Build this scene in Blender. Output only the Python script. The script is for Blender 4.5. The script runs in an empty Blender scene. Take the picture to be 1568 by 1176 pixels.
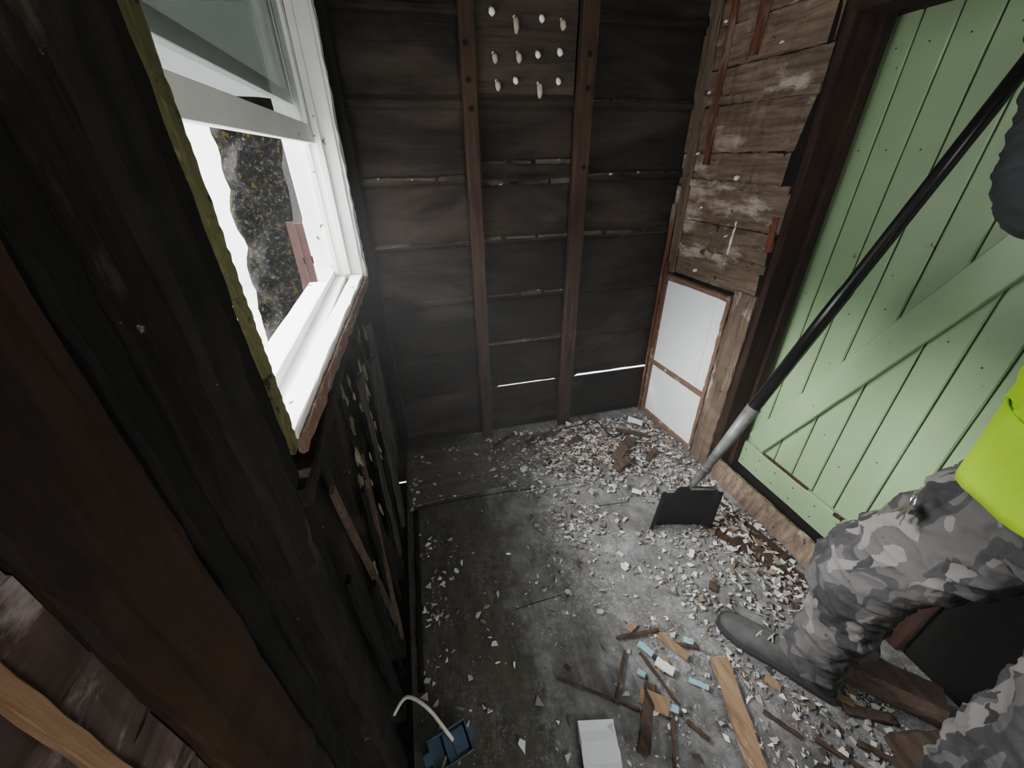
import bpy, bmesh, math, random
from mathutils import Vector, Matrix, noise
random.seed(7)
C=bpy.context.scene.collection
# ------------------------------------------------------------------ materials
def newmat(name):
    m=bpy.data.materials.new(name);m.use_nodes=True
    nt=m.node_tree;b=nt.nodes['Principled BSDF'];return m,nt,b
def N(nt,t,**k):
    n=nt.nodes.new(t)
    for a,v in k.items():
        if a in n.inputs: n.inputs[a].default_value=v
        else: setattr(n,a,v)
    return n
def ramp(nt,src,stops,interp='LINEAR'):
    r=nt.nodes.new('ShaderNodeValToRGB');r.color_ramp.interpolation=interp
    e=r.color_ramp.elements
    while len(e)<len(stops): e.new(.5)
    for i,(p,c) in enumerate(stops):
        e[i].position=p
        if not isinstance(c,(tuple,list)): c=(c,c,c)
        e[i].color=(*c,1) if len(c)==3 else c
    nt.links.new(src,r.inputs[0]);return r.outputs[0]
def mix(nt,f,a,b,bt='MIX'):
    m=nt.nodes.new('ShaderNodeMix');m.data_type='RGBA';m.blend_type=bt
    for s,v in ((0,f),(6,a),(7,b)):
        if hasattr(v,'is_linked') or hasattr(v,'links'): nt.links.new(v,m.inputs[s])
        elif isinstance(v,(int,float)): m.inputs[s].default_value=v if s==0 else (v,v,v,1)
        else: m.inputs[s].default_value=(*v,1)
    return m.outputs[2]
def coords(nt,scale=(1,1,1),world=False):
    if world: o=nt.nodes.new('ShaderNodeNewGeometry').outputs['Position']
    else: o=nt.nodes.new('ShaderNodeTexCoord').outputs['Object']
    mp=nt.nodes.new('ShaderNodeMapping');mp.inputs['Scale'].default_value=scale
    nt.links.new(o,mp.inputs['Vector']);return mp.outputs[0]
def noi(nt,vec,scale,detail=6,rough=.6,dist=0):
    n=nt.nodes.new('ShaderNodeTexNoise');n.inputs['Scale'].default_value=scale
    n.inputs['Detail'].default_value=detail;n.inputs['Roughness'].default_value=rough
    n.inputs['Distortion'].default_value=dist
    nt.links.new(vec,n.inputs['Vector']);return n.outputs[0]
def bump(nt,b,src,s=.3,d=.01):
    k=nt.nodes.new('ShaderNodeBump');k.inputs['Strength'].default_value=s;k.inputs['Distance'].default_value=d
    nt.links.new(src,k.inputs['Height']);nt.links.new(k.outputs[0],b.inputs['Normal'])
def wood(name,c1,c2,axis='z',patch=None,pt=.6,ps=3,rough=.85,fleck=None,ft=.66,fs=25,world=True,bs=.5,smudge=None,sm=.6):
    m,nt,b=newmat(name)
    st={'x':(.07,1,1),'y':(1,.07,1),'z':(1,1,.07)}[axis]
    v=coords(nt,st,world);g=noi(nt,v,45,8,.65,.4)
    col=ramp(nt,g,[(.3,c1),(.7,c2)])
    v0=coords(nt,(1,1,1),world)
    big=noi(nt,v0,2.3,4,.6)
    col=mix(nt,ramp(nt,big,[(.35,.0),(.7,.6)]),col,tuple(x*.45 for x in c1))
    st2={'x':(.35,1,1),'y':(1,.35,1),'z':(1,1,.35)}[axis]
    if patch:
        vp=coords(nt,st2,world);pn=noi(nt,vp,ps,9,.7,.3)
        col=mix(nt,ramp(nt,pn,[(pt,0.),(pt+.07,.85)]),col,patch)
    if smudge:
        sn=noi(nt,coords(nt,st2,world),3.1,7,.65,.6)
        col=mix(nt,ramp(nt,sn,[(sm,0.),(sm+.2,.8)]),col,smudge)
    if fleck:
        fn=noi(nt,v0,fs,4,.6)
        col=mix(nt,ramp(nt,fn,[(ft,0.),(ft+.03,.9)]),col,fleck)
    nt.links.new(col,b.inputs['Base Color']);b.inputs['Roughness'].default_value=rough
    b.inputs['Specular IOR Level'].default_value=.25
    bump(nt,b,g,bs,.004);return m
def paint(name,c,dirt=None,scale=6,thr=.62,rough=.5,chip=None,ct=.7,cs=18):
    m,nt,b=newmat(name);v=coords(nt,(1,1,1),True)
    n=noi(nt,v,scale,8,.7);col=mix(nt,ramp(nt,n,[(.3,0.),(.75,.35)]),c,tuple(x*.6 for x in c))
    if dirt:
        n2=noi(nt,v,scale*1.7,10,.75);col=mix(nt,ramp(nt,n2,[(thr,0.),(thr+.1,.9)]),col,dirt)
    if chip:
        n3=noi(nt,v,cs,3,.5);col=mix(nt,ramp(nt,n3,[(ct,0.),(ct+.02,1.)]),col,chip)
    nt.links.new(col,b.inputs['Base Color']);b.inputs['Roughness'].default_value=rough
    bump(nt,b,n,.15,.004);return m
def plain(name,c,rough=.6,metal=0,var=.3,sc=20):
    m,nt,b=newmat(name);n=noi(nt,coords(nt),sc,5,.6)
    col=mix(nt,ramp(nt,n,[(.35,0.),(.7,1.)]),c,tuple(x*(1-var) for x in c))
    nt.links.new(col,b.inputs['Base Color']);b.inputs['Roughness'].default_value=rough;b.inputs['Metallic'].default_value=metal
    bump(nt,b,n,.1,.003);return m

M={}
M['back']=wood('dark_siding',(.0045,.0036,.003),(.026,.019,.0145),'x',patch=(.045,.035,.028),pt=.60,ps=5,fleck=(.20,.18,.155),ft=.765,fs=16,smudge=(.055,.040,.030),sm=.50,bs=.9)  # near-black brown base with lighter random patches
M['ledge']=wood('lit_board_edge',(.02,.015,.011),(.12,.095,.073),'x',patch=(.008,.006,.005),pt=.47,ps=6,fleck=(.36,.33,.28),ft=.68,fs=18)  # paler colour paints the light that board edges catch
M['stud_b']=wood('reddish_stud_wood',(.015,.008,.005),(.082,.042,.028),'z',fleck=(.25,.19,.15),ft=.71,fs=60)
M['holeboard']=wood('drilled_board_wood',(.02,.014,.011),(.08,.062,.047),'x')
M['planks']=wood('weathered_plank',(.065,.042,.028),(.30,.215,.15),'y',patch=(.45,.39,.32),pt=.56,ps=5,fleck=(.018,.012,.008),ft=.67,fs=19,bs=1,smudge=(.17,.08,.045),sm=.55)
M['planks_v']=wood('weathered_post',(.06,.042,.03),(.28,.205,.145),'z',patch=(.42,.37,.31),pt=.58,ps=6,fleck=(.02,.014,.01),ft=.65,fs=20,bs=1)
M['orange']=wood('red_orange_trim',(.06,.022,.012),(.24,.085,.045),'z',patch=(.22,.17,.14),pt=.56,ps=8)
M['jamb']=wood('dark_jamb_wood',(.010,.005,.004),(.06,.028,.019),'z',fleck=(.22,.16,.12),ft=.71,fs=40)
M['black']=wood('near_black_timber',(.0015,.0013,.001),(.010,.0075,.0055),'z',fleck=(.09,.08,.06),ft=.74,fs=22)  # near-black colour; on the left wall it stands in for backlit shade
M['darkstud']=wood('shade_dark_stud',(.003,.0026,.002),(.026,.020,.014),'z',patch=(.05,.041,.028),pt=.58,ps=6,fleck=(.18,.155,.11),ft=.71,fs=32,bs=1)  # dark wood, darkened further in colour to stand for backlit shade
M['rust']=wood('brown_plank_face',(.010,.005,.0025),(.045,.019,.0085),'z',patch=(.005,.004,.003),pt=.52,ps=4,fleck=(.10,.07,.045),ft=.74,fs=36,smudge=(.055,.026,.010),sm=.58)
M['peeled']=wood('peeling_lath',(.025,.016,.013),(.09,.06,.05),'y',patch=(.26,.22,.205),pt=.51,ps=9,fleck=(.010,.007,.005),ft=.57,fs=11,bs=1,smudge=(.05,.022,.015),sm=.48)
M['newwood']=wood('light_batten_wood',(.16,.085,.045),(.30,.18,.10),'z')
M['olive']=wood('mossy_edge_trim',(.06,.058,.022),(.20,.19,.085),'z',patch=(.014,.011,.006),pt=.53,ps=16,bs=1,fleck=(.01,.008,.004),ft=.62,fs=40)
M['white']=paint('white_paint',(.8,.8,.78),(.35,.3,.25),9,.66,.5,chip=(.12,.08,.05),ct=.71,cs=22)
M['panelw']=paint('white_panel_paint',(.88,.9,.92),(.6,.6,.6),3,.70,.35)
M['sillbrown']=paint('chipped_sill_wood',(.15,.085,.055),(.6,.57,.53),14,.57,.7)
M['green']=paint('green_door_paint',(.25,.37,.195),(.15,.20,.105),5,.62,.42,chip=(.10,.08,.05),ct=.74,cs=26)
M['steel']=plain('worn_steel',(.20,.20,.195),.55,.5,.75,14)
M['blackmetal']=plain('black_enamel',(.010,.010,.011),.3,.3,.4,8)
M['blade']=plain('dark_blade_steel',(.022,.023,.025),.42,.6,.6,10)
M['foam']=plain('beige_foam',(.46,.39,.32),.9,0,.35,30)
M['white_dots']=plain('white_foam_and_hole_light',(.85,.83,.78),.9,0,.1,30)  # real foam dabs; on the plug board, white stands for light through holes
M['tornp']=plain('stained_wallpaper',(.20,.165,.12),.9,0,.6,30)
M['blue']=plain('blue_plastic',(.02,.06,.10),.5,0,.4,30)
M['cable']=plain('cream_cable',(.6,.58,.48),.5)
M['paper']=paint('dirty_white_board',(.75,.77,.78),(.35,.33,.3),14,.58,.8)
M['tan']=wood('splintered_tan_wood',(.16,.09,.05),(.40,.27,.16),'y',patch=(.5,.42,.34),pt=.6,ps=14)
M['brownbit']=wood('brown_scrap_wood',(.022,.015,.010),(.12,.078,.053),'y')
M['lightblue']=plain('pale_blue_plaster',(.3,.5,.56),.9,0,.3,40)
M['hivis']=plain('hi_vis_fabric',(.52,.88,.0),.75,0,.12,6)
M['sleeve']=plain('charcoal_sleeve',(.035,.038,.042),.85,0,.4,12)
M['glove']=plain('black_glove',(.02,.02,.022),.7,0,.3,30)
M['skin']=plain('skin',(.5,.3,.22),.55,0,.15,15)
M['hair']=plain('brown_hair',(.06,.035,.02),.8,0,.5,60)
M['eye']=plain('eye_white',(.8,.8,.78),.2,0,.05)
M['boot']=plain('grey_boot_suede',(.075,.074,.073),.8,0,.55,25)
M['sole']=plain('boot_rubber',(.025,.025,.027),.7)
M['lace']=plain('boot_lace',(.35,.35,.34),.8)
M['key']=plain('key_metal',(.5,.48,.42),.3,.9,.3)
m,nt,b=newmat('grey_camo_fabric')
n1=noi(nt,coords(nt,(1.5,1.5,.8)),6.0,1.5,.5,.5)
n2=noi(nt,coords(nt,(2.0,1.2,.8)),7.5,1.5,.5,.6);n3=noi(nt,coords(nt,(1.2,2.2,1.0)),6.5,1.5,.5,.6)
col=ramp(nt,n1,[(0,(.085,.080,.077)),(.50,(.038,.036,.037)),(.60,(.095,.09,.087))],'CONSTANT')
col=mix(nt,ramp(nt,n2,[(0,0.),(.57,1.)],'CONSTANT'),col,(.18,.17,.162))
col=mix(nt,ramp(nt,n3,[(0,0.),(.61,1.)],'CONSTANT'),col,(.024,.023,.024))
fad=noi(nt,coords(nt),30,6,.7);col=mix(nt,ramp(nt,fad,[(.45,0.),(.8,.3)]),col,(.16,.15,.145))
nt.links.new(col,b.inputs['Base Color']);b.inputs['Roughness'].default_value=.9
bump(nt,b,noi(nt,coords(nt),12,4,.6),.5,.02);M['camo']=m
m,nt,b=newmat('window_glass');nt.nodes.remove(b)
tr=N(nt,'ShaderNodeBsdfTransparent');tr.inputs[0].default_value=(.43,.45,.437,1)
gl=N(nt,'ShaderNodeBsdfGlossy');gl.inputs['Roughness'].default_value=.05
mx=nt.nodes.new('ShaderNodeMixShader');mx.inputs[0].default_value=.15
nt.links.new(tr.outputs[0],mx.inputs[1]);nt.links.new(gl.outputs[0],mx.inputs[2]);nt.links.new(mx.outputs[0],nt.nodes['Material Output'].inputs[0]);M['glass']=m
def floormat(name,board=False):
    m,nt,b=newmat(name);v=coords(nt,(1,1,1),True)
    sep=nt.nodes.new('ShaderNodeSeparateXYZ');nt.links.new(v,sep.inputs[0])
    n1=noi(nt,v,3,6,.65,.3);n2=noi(nt,v,9,10,.75,.3);n3=noi(nt,v,150,3,.6)
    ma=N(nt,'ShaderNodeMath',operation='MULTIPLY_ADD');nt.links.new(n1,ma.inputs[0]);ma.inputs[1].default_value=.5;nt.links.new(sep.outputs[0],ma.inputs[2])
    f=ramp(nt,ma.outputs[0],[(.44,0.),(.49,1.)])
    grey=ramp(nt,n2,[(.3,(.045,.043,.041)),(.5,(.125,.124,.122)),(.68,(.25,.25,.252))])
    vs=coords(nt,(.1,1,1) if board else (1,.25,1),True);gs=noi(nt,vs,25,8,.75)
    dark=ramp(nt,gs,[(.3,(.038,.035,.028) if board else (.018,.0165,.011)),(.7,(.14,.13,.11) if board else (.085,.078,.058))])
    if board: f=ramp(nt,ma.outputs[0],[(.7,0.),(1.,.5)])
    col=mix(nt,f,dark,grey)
    br=noi(nt,coords(nt,(1.3,.6,1),True),4,7,.7)
    col=mix(nt,ramp(nt,br,[(.50,0.),(.66,.75)]),col,(.06,.046,.034))
    sk=noi(nt,coords(nt,(1,.12,1),True),22,5,.7,.5)
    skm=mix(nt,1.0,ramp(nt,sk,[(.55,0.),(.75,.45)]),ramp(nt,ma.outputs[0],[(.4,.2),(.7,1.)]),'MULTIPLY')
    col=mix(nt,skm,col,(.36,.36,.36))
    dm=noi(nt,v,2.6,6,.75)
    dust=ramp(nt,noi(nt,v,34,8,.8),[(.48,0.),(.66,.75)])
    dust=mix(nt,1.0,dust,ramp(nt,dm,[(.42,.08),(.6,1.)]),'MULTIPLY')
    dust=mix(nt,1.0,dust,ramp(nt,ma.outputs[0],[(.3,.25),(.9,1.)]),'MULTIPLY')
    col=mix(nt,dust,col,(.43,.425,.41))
    sp=ramp(nt,n3,[(.58,0.),(.65,.85)])
    spm=mix(nt,1.0,sp,ramp(nt,dm,[(.44,.0),(.6,1.)]),'MULTIPLY')
    spm=mix(nt,1.0,spm,ramp(nt,ma.outputs[0],[(.3,.25),(.8,1.)]),'MULTIPLY')
    col=mix(nt,spm,col,(.55,.54,.52))
    nt.links.new(col,b.inputs['Base Color']);b.inputs['Roughness'].default_value=.68
    bump(nt,b,n2,.6,.012);return m
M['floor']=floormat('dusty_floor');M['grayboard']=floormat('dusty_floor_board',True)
M['greywood']=wood('grey_wall_board',(.014,.012,.010),(.07,.062,.05),'z',patch=(.12,.105,.08),pt=.6,ps=6)
m,nt,b=newmat('plaster_chips');a=N(nt,'ShaderNodeAttribute');a.attribute_name='Col'
nt.links.new(a.outputs['Color'],b.inputs['Base Color']);b.inputs['Roughness'].default_value=.9;M['chips']=m
m,nt,b=newmat('pebble_dash');v=coords(nt,(1,1,1),True)
n=noi(nt,v,24,6,.8)
col=ramp(nt,n,[(.42,(.0008,.0008,.0008)),(.53,(.006,.0055,.005)),(.6,(.03,.03,.03)),(.68,(.16,.16,.16))])
col=mix(nt,ramp(nt,noi(nt,v,19,3,.5),[(.6,0.),(.64,1.)]),col,(.05,.036,.003))
nt.links.new(col,b.inputs['Base Color']);b.inputs['Specular IOR Level'].default_value=.05;bump(nt,b,n,1,.05);M['pebble']=m
M['concrete']=plain('pale_concrete',(.6,.6,.58),.9,0,.3,4)
M['redwood']=plain('red_painted_board',(.035,.0035,.0012),.8,0,.5,9)
M['whiteout']=plain('white_house_siding',(.8,.8,.8),.7,0,.1,4)
M['leaf']=plain('fallen_leaves',(.06,.014,.002),.8,0,.6,15)
m=bpy.data.materials.new('dusty_air');m.use_nodes=True;nt=m.node_tree;nt.nodes.remove(nt.nodes['Principled BSDF'])
vs_=nt.nodes.new('ShaderNodeVolumeScatter');vs_.inputs['Density'].default_value=.016;vs_.inputs['Anisotropy'].default_value=.35
nt.links.new(vs_.outputs[0],nt.nodes['Material Output'].inputs['Volume']);M['air']=m

# ------------------------------------------------------------------ mesh helpers
def finish(name,bm,mats,parent=None,smooth=False,center=True):
    me=bpy.data.meshes.new(name);bmesh.ops.recalc_face_normals(bm,faces=bm.faces[:])
    bm.to_mesh(me);bm.free()
    for k in (mats if isinstance(mats,(list,tuple)) else [mats]): me.materials.append(M[k])
    if smooth:
        for p in me.polygons:p.use_smooth=True
    o=bpy.data.objects.new(name,me);C.objects.link(o)
    if center and len(me.vertices):
        xs=[v.co for v in me.vertices]
        c=Vector([(min(v[i] for v in xs)+max(v[i] for v in xs))/2 for i in range(3)])
        me.transform(Matrix.Translation(-c));o.location=c
    if parent:o.parent=parent
    return o
def empty(name,loc=(0,0,0)):
    e=bpy.data.objects.new(name,None);C.objects.link(e);e.empty_display_size=.1;return e
def ring_faces(bm,rings,mi=0,caps=True):
    n=len(rings[0])
    for a,b in zip(rings,rings[1:]):
        for i in range(n):
            f=bm.faces.new((a[i],a[(i+1)%n],b[(i+1)%n],b[i]));f.material_index=mi
    if caps:
        f=bm.faces.new(rings[0][::-1]);f.material_index=mi
        f=bm.faces.new(rings[-1]);f.material_index=mi
def beam(bm,p0,p1,w,d,side=(0,1,0),n=10,jit=.002,mi=0,ch=.12,warp=0):
    p0=Vector(p0);p1=Vector(p1);t=(p1-p0).normalized()
    s=Vector(side);s=(s-t*s.dot(t)).normalized();u=t.cross(s)
    c=ch*min(w,d);prof=[(w/2-c,d/2),(w/2,d/2-c),(w/2,-d/2+c),(w/2-c,-d/2),(-w/2+c,-d/2),(-w/2,-d/2+c),(-w/2,d/2-c),(-w/2+c,d/2)]
    rings=[];sd=random.random()*50
    for i in range(n+1):
        k=i/n;c0=p0.lerp(p1,k)+(s*noise.noise(Vector((k*3,sd,0)))+u*noise.noise(Vector((k*3,sd,9))))*warp
        rings.append([bm.verts.new(c0+s*(a+random.uniform(-jit,jit))+u*(b+random.uniform(-jit,jit))) for a,b in prof])
    ring_faces(bm,rings,mi)
def box(bm,lo,hi,n=1,jit=0,mi=0):
    lo=Vector(lo);hi=Vector(hi);s=hi-lo;ax=max(range(3),key=lambda i:s[i]);c=(lo+hi)/2
    p0=c.copy();p1=c.copy();p0[ax]=lo[ax];p1[ax]=hi[ax]
    sd=[i for i in range(3) if i!=ax];v=Vector((0,0,0));v[sd[0]]=1
    beam(bm,p0,p1,s[sd[0]],s[sd[1]],v,n,jit,mi,ch=.06)
def tube(bm,pts,rad,seg=14,mi=0,up=(0,0,1),caps=True):
    pts=[Vector(p) for p in pts];rings=[];prev=None
    for i,p in enumerate(pts):
        t=(pts[min(i+1,len(pts)-1)]-pts[max(i-1,0)]).normalized()
        if prev is None:
            a=Vector(up)
            if abs(a.dot(t))>.9:a=Vector((1,0,0))
        else:a=prev
        a=(a-t*a.dot(t)).normalized();prev=a;b=t.cross(a)
        r=rad[i] if isinstance(rad,(list,tuple)) else rad
        ra,rb=r if isinstance(r,(list,tuple)) else (r,r)
        rings.append([bm.verts.new(p+a*ra*math.cos(2*math.pi*k/seg)+b*rb*math.sin(2*math.pi*k/seg)) for k in range(seg)])
    ring_faces(bm,rings,mi,caps)
def loftE(bm,secs,u,v,seg=20,mi=0,caps=True,e=1):
    u=Vector(u);v=Vector(v);rings=[]
    for c,a,b in secs:
        c=Vector(c);r=[]
        for k in range(seg):
            t=2*math.pi*k/seg;x=math.cos(t);y=math.sin(t)
            x=math.copysign(abs(x)**e,x);y=math.copysign(abs(y)**e,y)
            r.append(bm.verts.new(c+u*a*x+v*b*y))
        rings.append(r)
    ring_faces(bm,rings,mi,caps)
def smoothpts(P,n=6):
    P=[Vector(p) for p in P];out=[]
    for i in range(len(P)-1):
        a=P[max(i-1,0)];b=P[i];c=P[i+1];d=P[min(i+2,len(P)-1)]
        for k in range(n):
            t=k/n;out.append(.5*((2*b)+(c-a)*t+(2*a-5*b+4*c-d)*t*t+(3*b-a-3*c+d)*t**3))
    out.append(P[-1]);return out

# ------------------------------------------------------------------ room shell
bm=bmesh.new();nx,ny=60,90
x0,x1,y0,y1=-.20,1.78,-1.0,2.15
g=[[bm.verts.new((x0+(x1-x0)*i/nx,y0+(y1-y0)*j/ny,.003*noise.noise(Vector((i*.15,j*.15,0)))-.003)) for i in range(nx+1)] for j in range(ny+1)]
for j in range(ny):
    for i in range(nx): bm.faces.new((g[j][i],g[j][i+1],g[j+1][i+1],g[j+1][i]))
r=bmesh.ops.extrude_face_region(bm,geom=bm.faces[:]);
for e in r['geom']:
    if isinstance(e,bmesh.types.BMVert): e.co.z=-.04
finish('floor',bm,'floor',center=False)
bm=bmesh.new();box(bm,(-.365,-.99,-.36),(1.5,2.1,-.31));finish('subfloor',bm,'black')
bm=bmesh.new()
beam(bm,(-.165,.70,.008),(-.15,1.52,.008),.018,.016,(1,0,0),20,.003)
finish('trim_1',bm,'darkstud')
bm=bmesh.new()
for k in range(4):
    beam(bm,(-.19,1.62+k*.118,.0),(.42+.10*math.sin(k*4),1.65+k*.118,-.002),.113,.010,(0,1,0),8,.001)
finish('floor_boards',bm,'grayboard')
bm=bmesh.new()
def seam(P,w=.004):
    for a,b_ in zip(P,P[1:]):
        beam(bm,(a[0],a[1],-.0030),(b_[0],b_[1],-.0030),w,.004,(b_[1]-a[1],-(b_[0]-a[0]),0),7,w*.3)
seam([(-.15,1.545),(.1,1.55),(.35,1.54),(.72,1.5)],.004)
seam([(.75,1.32),(.95,1.3)],.003);seam([(.22,.90),(.42,.91)],.003)
finish('floor_cracks',bm,'black')

# back wall
bm=bmesh.new();Y=2.11
zs=[-.3,.05,.335,.62,.90,1.20,1.485,1.79,2.1,2.42]
for i,(a,b_) in enumerate(zip(zs,zs[1:])):
    rings=[];slit=abs(a-.335)<.01;below=abs(b_-.335)<.01
    for k in range(61):
        x=-.42+(1.55+.42)*k/60;j=lambda s:random.uniform(-s,s)
        op=0
        if slit: op=(.015+.004*noise.noise(Vector((x*9,0,0)))) if x>.94 else ((.008+.006*noise.noise(Vector((x*14,3,0)))) if x>.42 else -.004)
        if slit and .82<x<.94: op=-.004
        a2=a+op
        sl=.006 if below else -.002
        bt=Y+.022 if (below or slit) else Y+.04
        wv=.006*noise.noise(Vector((x*2,i*7,0)))
        rings.append([bm.verts.new(p) for p in ((x,Y-.004,a2),(x,Y-.018+wv,a2+.010+j(.001)),(x,Y-.016+wv,a2+.024+j(.001)),(x,Y-.003+j(.001),a2+.046+j(.003)),(x,Y+.010,b_-.012+j(.0015)-(.004 if below else 0)),(x,Y+.014,b_-sl-(.004 if below else 0)),(x,bt,b_-sl-(.006 if below else 0)),(x,bt,a2))])
    ring_faces(bm,rings)
finish('wall_back',bm,'back',center=False)
bm=bmesh.new()
for z,a,c in ((1.575,.37,.83),(1.515,-.16,.3),(1.49,.37,.83),(.93,-.16,.3),(1.225,-.16,.3),(1.232,.37,.83),(.93,.37,.83),(1.82,.92,1.44),(1.515,.92,1.44),(.64,.37,.83),(1.232,.92,1.44)):
    x=a
    while x<c-.03:
        L=min(random.uniform(.08,.25),c-x)
        beam(bm,(x,Y-.019,z+random.uniform(-.002,.002)),(x+L,Y-.019,z+random.uniform(-.002,.004)),random.uniform(.008,.026),.006,(0,0,1),6,.002)
        x+=L+random.uniform(.0,.06)
finish('lit_siding_edges',bm,'ledge')  # thin strips carrying the painted edge light
bm=bmesh.new()
beam(bm,(.335,2.07,0),(.345,2.07,2.40),.065,.05,(1,0,0),24,.0015)
finish('wall_stud',bm,'stud_b')
bm=bmesh.new()
beam(bm,(.865,2.068,0),(.875,2.068,2.40),.078,.05,(1,0,0),24,.0015)
finish('wall_stud',bm,'stud_b')
bm=bmesh.new()
beam(bm,(-.19,2.07,0),(-.20,2.07,2.40),.05,.05,(1,0,0),24,.0015)
finish('wall_stud',bm,'black')
bm=bmesh.new()
for x,z,y in ((.33,2.0,2.044),(.335,1.88,2.044),(.34,1.78,2.044),(.875,1.98,2.042),(.875,1.86,2.042),(.88,1.55,2.042)):
    tube(bm,[(x,y,z),(x,y-.004,z)],[.011,.009],12,0,(1,0,0))
finish('stud_holes',bm,'black',smooth=False)  # black discs stand in for the dark of holes in the studs
root=empty('insulation_plug_board')
bm=bmesh.new();box(bm,(.372,2.082,1.84),(.825,2.094,2.17),8,.001);finish('board',bm,'holeboard',root)
bmA=bmesh.new();bmB=bmesh.new()
kinds=[[0,2,0,1],[1,1,0,0],[1,0,2,0]]
for r_,z in enumerate((2.095,1.975,1.875)):
    for c_ in range(4):
        x=.450+c_*.100+random.uniform(-.016,.016);zz=z+random.uniform(-.014,.014)
        kd=kinds[r_][c_];rr=random.uniform(.009,.013)
        L={0:.009,1:.020,2:.040}[kd]
        tgt=bmB if kd==0 else bmA
        tube(tgt,[(x,2.085,zz+.006),(x,2.076,zz+rr*.8),(x,2.068,zz),(x+.002,2.067,zz-L*.6),(x+.003,2.075,zz-L)],[.004,rr*.8,rr*1.1,rr*1.1,rr*.6],12,0,(1,0,0))
        if kd: tube(bmB,[(x-.003,2.085,zz+.014),(x-.003,2.074,zz+.012)],[.007,.006],10,0,(1,0,0))
finish('foam_plugs',bmA,'foam',root,True);finish('lit_hole_dots',bmB,'white_dots',root,True)  # white pieces paint daylight showing through the drilled holes

# right wall
def RX(y): return 1.475+(2.11-y)*.085
bm=bmesh.new()
hs=[1.0,1.135,1.29,1.455,1.60,1.79,1.93,2.08,2.25,2.42]
for a,b_ in zip(hs,hs[1:]):
    yn=1.43+random.uniform(-.012,.015);dx=random.uniform(-.004,.006)
    beam(bm,(RX(yn)+.015+dx,yn,(a+b_)/2),(RX(2.11)+.015+dx,2.11,(a+b_)/2),b_-a-.003,.032,(0,0,1),26,.003)
for zz in (1.14,1.46,1.80):
    beam(bm,(RX(1.43)-.004,1.44,zz),(RX(2.0)-.004,2.02,zz+.012),.032,.018,(0,0,1),24,.005)
finish('wall_right',bm,'planks',center=False)
bm=bmesh.new();box(bm,(1.53,1.41,-.3),(1.80,2.16,2.42));finish('wall_right_backing',bm,'black')
bm=bmesh.new()
beam(bm,(RX(1.5),1.50,0),(RX(1.5)+.002,1.495,1.02),.135,.034,(0,1,0),26,.004)
finish('wall_post',bm,'planks_v')
bm=bmesh.new()
beam(bm,(RX(2.09)-.012,2.088,0),(RX(2.09)-.02,2.085,1.36),.018,.022,(0,1,0),20,.002)
beam(bm,(RX(2.09)-.014,2.06,.5),(RX(2.09)-.02,2.05,1.05),.016,.014,(0,1,0),12,.004)
beam(bm,(RX(1.95)-.006,1.93,1.55),(RX(1.95)-.010,1.95,2.40),.035,.010,(0,1,0),16,.005)
beam(bm,(RX(1.8)-.004,1.79,1.95),(RX(1.8)-.004,1.77,2.40),.05,.008,(0,1,0),12,.005)
beam(bm,(RX(1.46)-.006,1.452,1.22),(RX(1.46)-.006,1.462,1.36),.03,.008,(0,1,0),8,.005)
finish('splintered_trim_strip',bm,'orange')
bm=bmesh.new()
beam(bm,(RX(2.03)-.008,2.035,1.0),(RX(2.03)-.012,2.045,2.40),.06,.014,(0,1,0),22,.003)
finish('trim_3',bm,'planks_v')
bm=bmesh.new()
for y,z,r_ in ((1.72,1.50,.010),(1.98,2.1,.006),(2.0,1.85,.005),(1.66,1.97,.004),(1.85,1.05,.008),(1.7,1.25,.004),(1.9,1.36,.004),(2.0,1.6,.005)):
    tube(bm,[(RX(y)+.002,y,z),(RX(y)-.010,y,z-.002),(RX(y)-.016,y,z-.006)],[r_,r_*1.1,r_*.5],8,0,(0,1,0))
beam(bm,(RX(1.66)-.002,1.66,1.32),(RX(1.66)-.002,1.675,1.12),.008,.005,(0,1,0),14,.003)
finish('plaster_dabs',bm,'white_dots')
root=empty('white_access_panel')
for z0,z1 in ((.415,.955),(.035,.385)):
    bm=bmesh.new();beam(bm,(RX(1.82)+.004,1.82,z0),(RX(1.82)+.004,1.82,z1),.46,.012,(-.085,1,0),4,.0005,ch=.2);finish('panel',bm,'panelw',root)
bm=bmesh.new()
for z0 in (.965,.40,.02):
    beam(bm,(RX(1.575),1.575,z0),(RX(2.06),2.06,z0),.026,.034,(0,0,1),14,.003)
for yy in (1.577,2.062):
    beam(bm,(RX(yy),yy,0.01),(RX(yy),yy,.985),.024,.034,(0,1,0),20,.003)
finish('frame',bm,'sillbrown',root)
bm=bmesh.new();beam(bm,(RX(1.66)-.003,1.665,.43),(RX(1.66)-.003,1.662,.94),.010,.006,(0,1,0),8,.0005);finish('seam_bead',bm,'panelw',root)

# door frame
bm=bmesh.new()
beam(bm,(1.60,1.412,0),(1.60,1.412,2.02),.035,.15,(0,1,0),20,.002)
beam(bm,(1.555,1.430,.0),(1.555,1.425,2.0),.045,.03,(0,1,0),26,.004)
beam(bm,(1.655,1.385,.0),(1.655,1.385,2.0),.025,.05,(0,1,0),16,.001)
beam(bm,(1.62,.42,0),(1.62,.42,2.02),.06,.16,(0,1,0),20,.002)
beam(bm,(1.60,.40,2.04),(1.60,1.43,2.04),.09,.16,(0,0,1),12,.002)
beam(bm,(1.74,.40,2.06),(1.74,1.43,2.06),.14,.10,(0,0,1),4,.0)
finish('door_frame',bm,'jamb')
bm=bmesh.new();box(bm,(1.56,.36,2.09),(1.66,1.40,2.42),6,.002);box(bm,(1.56,-.99,-.3),(1.66,.385,2.42),6,.002);finish('wall_right_upper',bm,'black')
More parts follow.
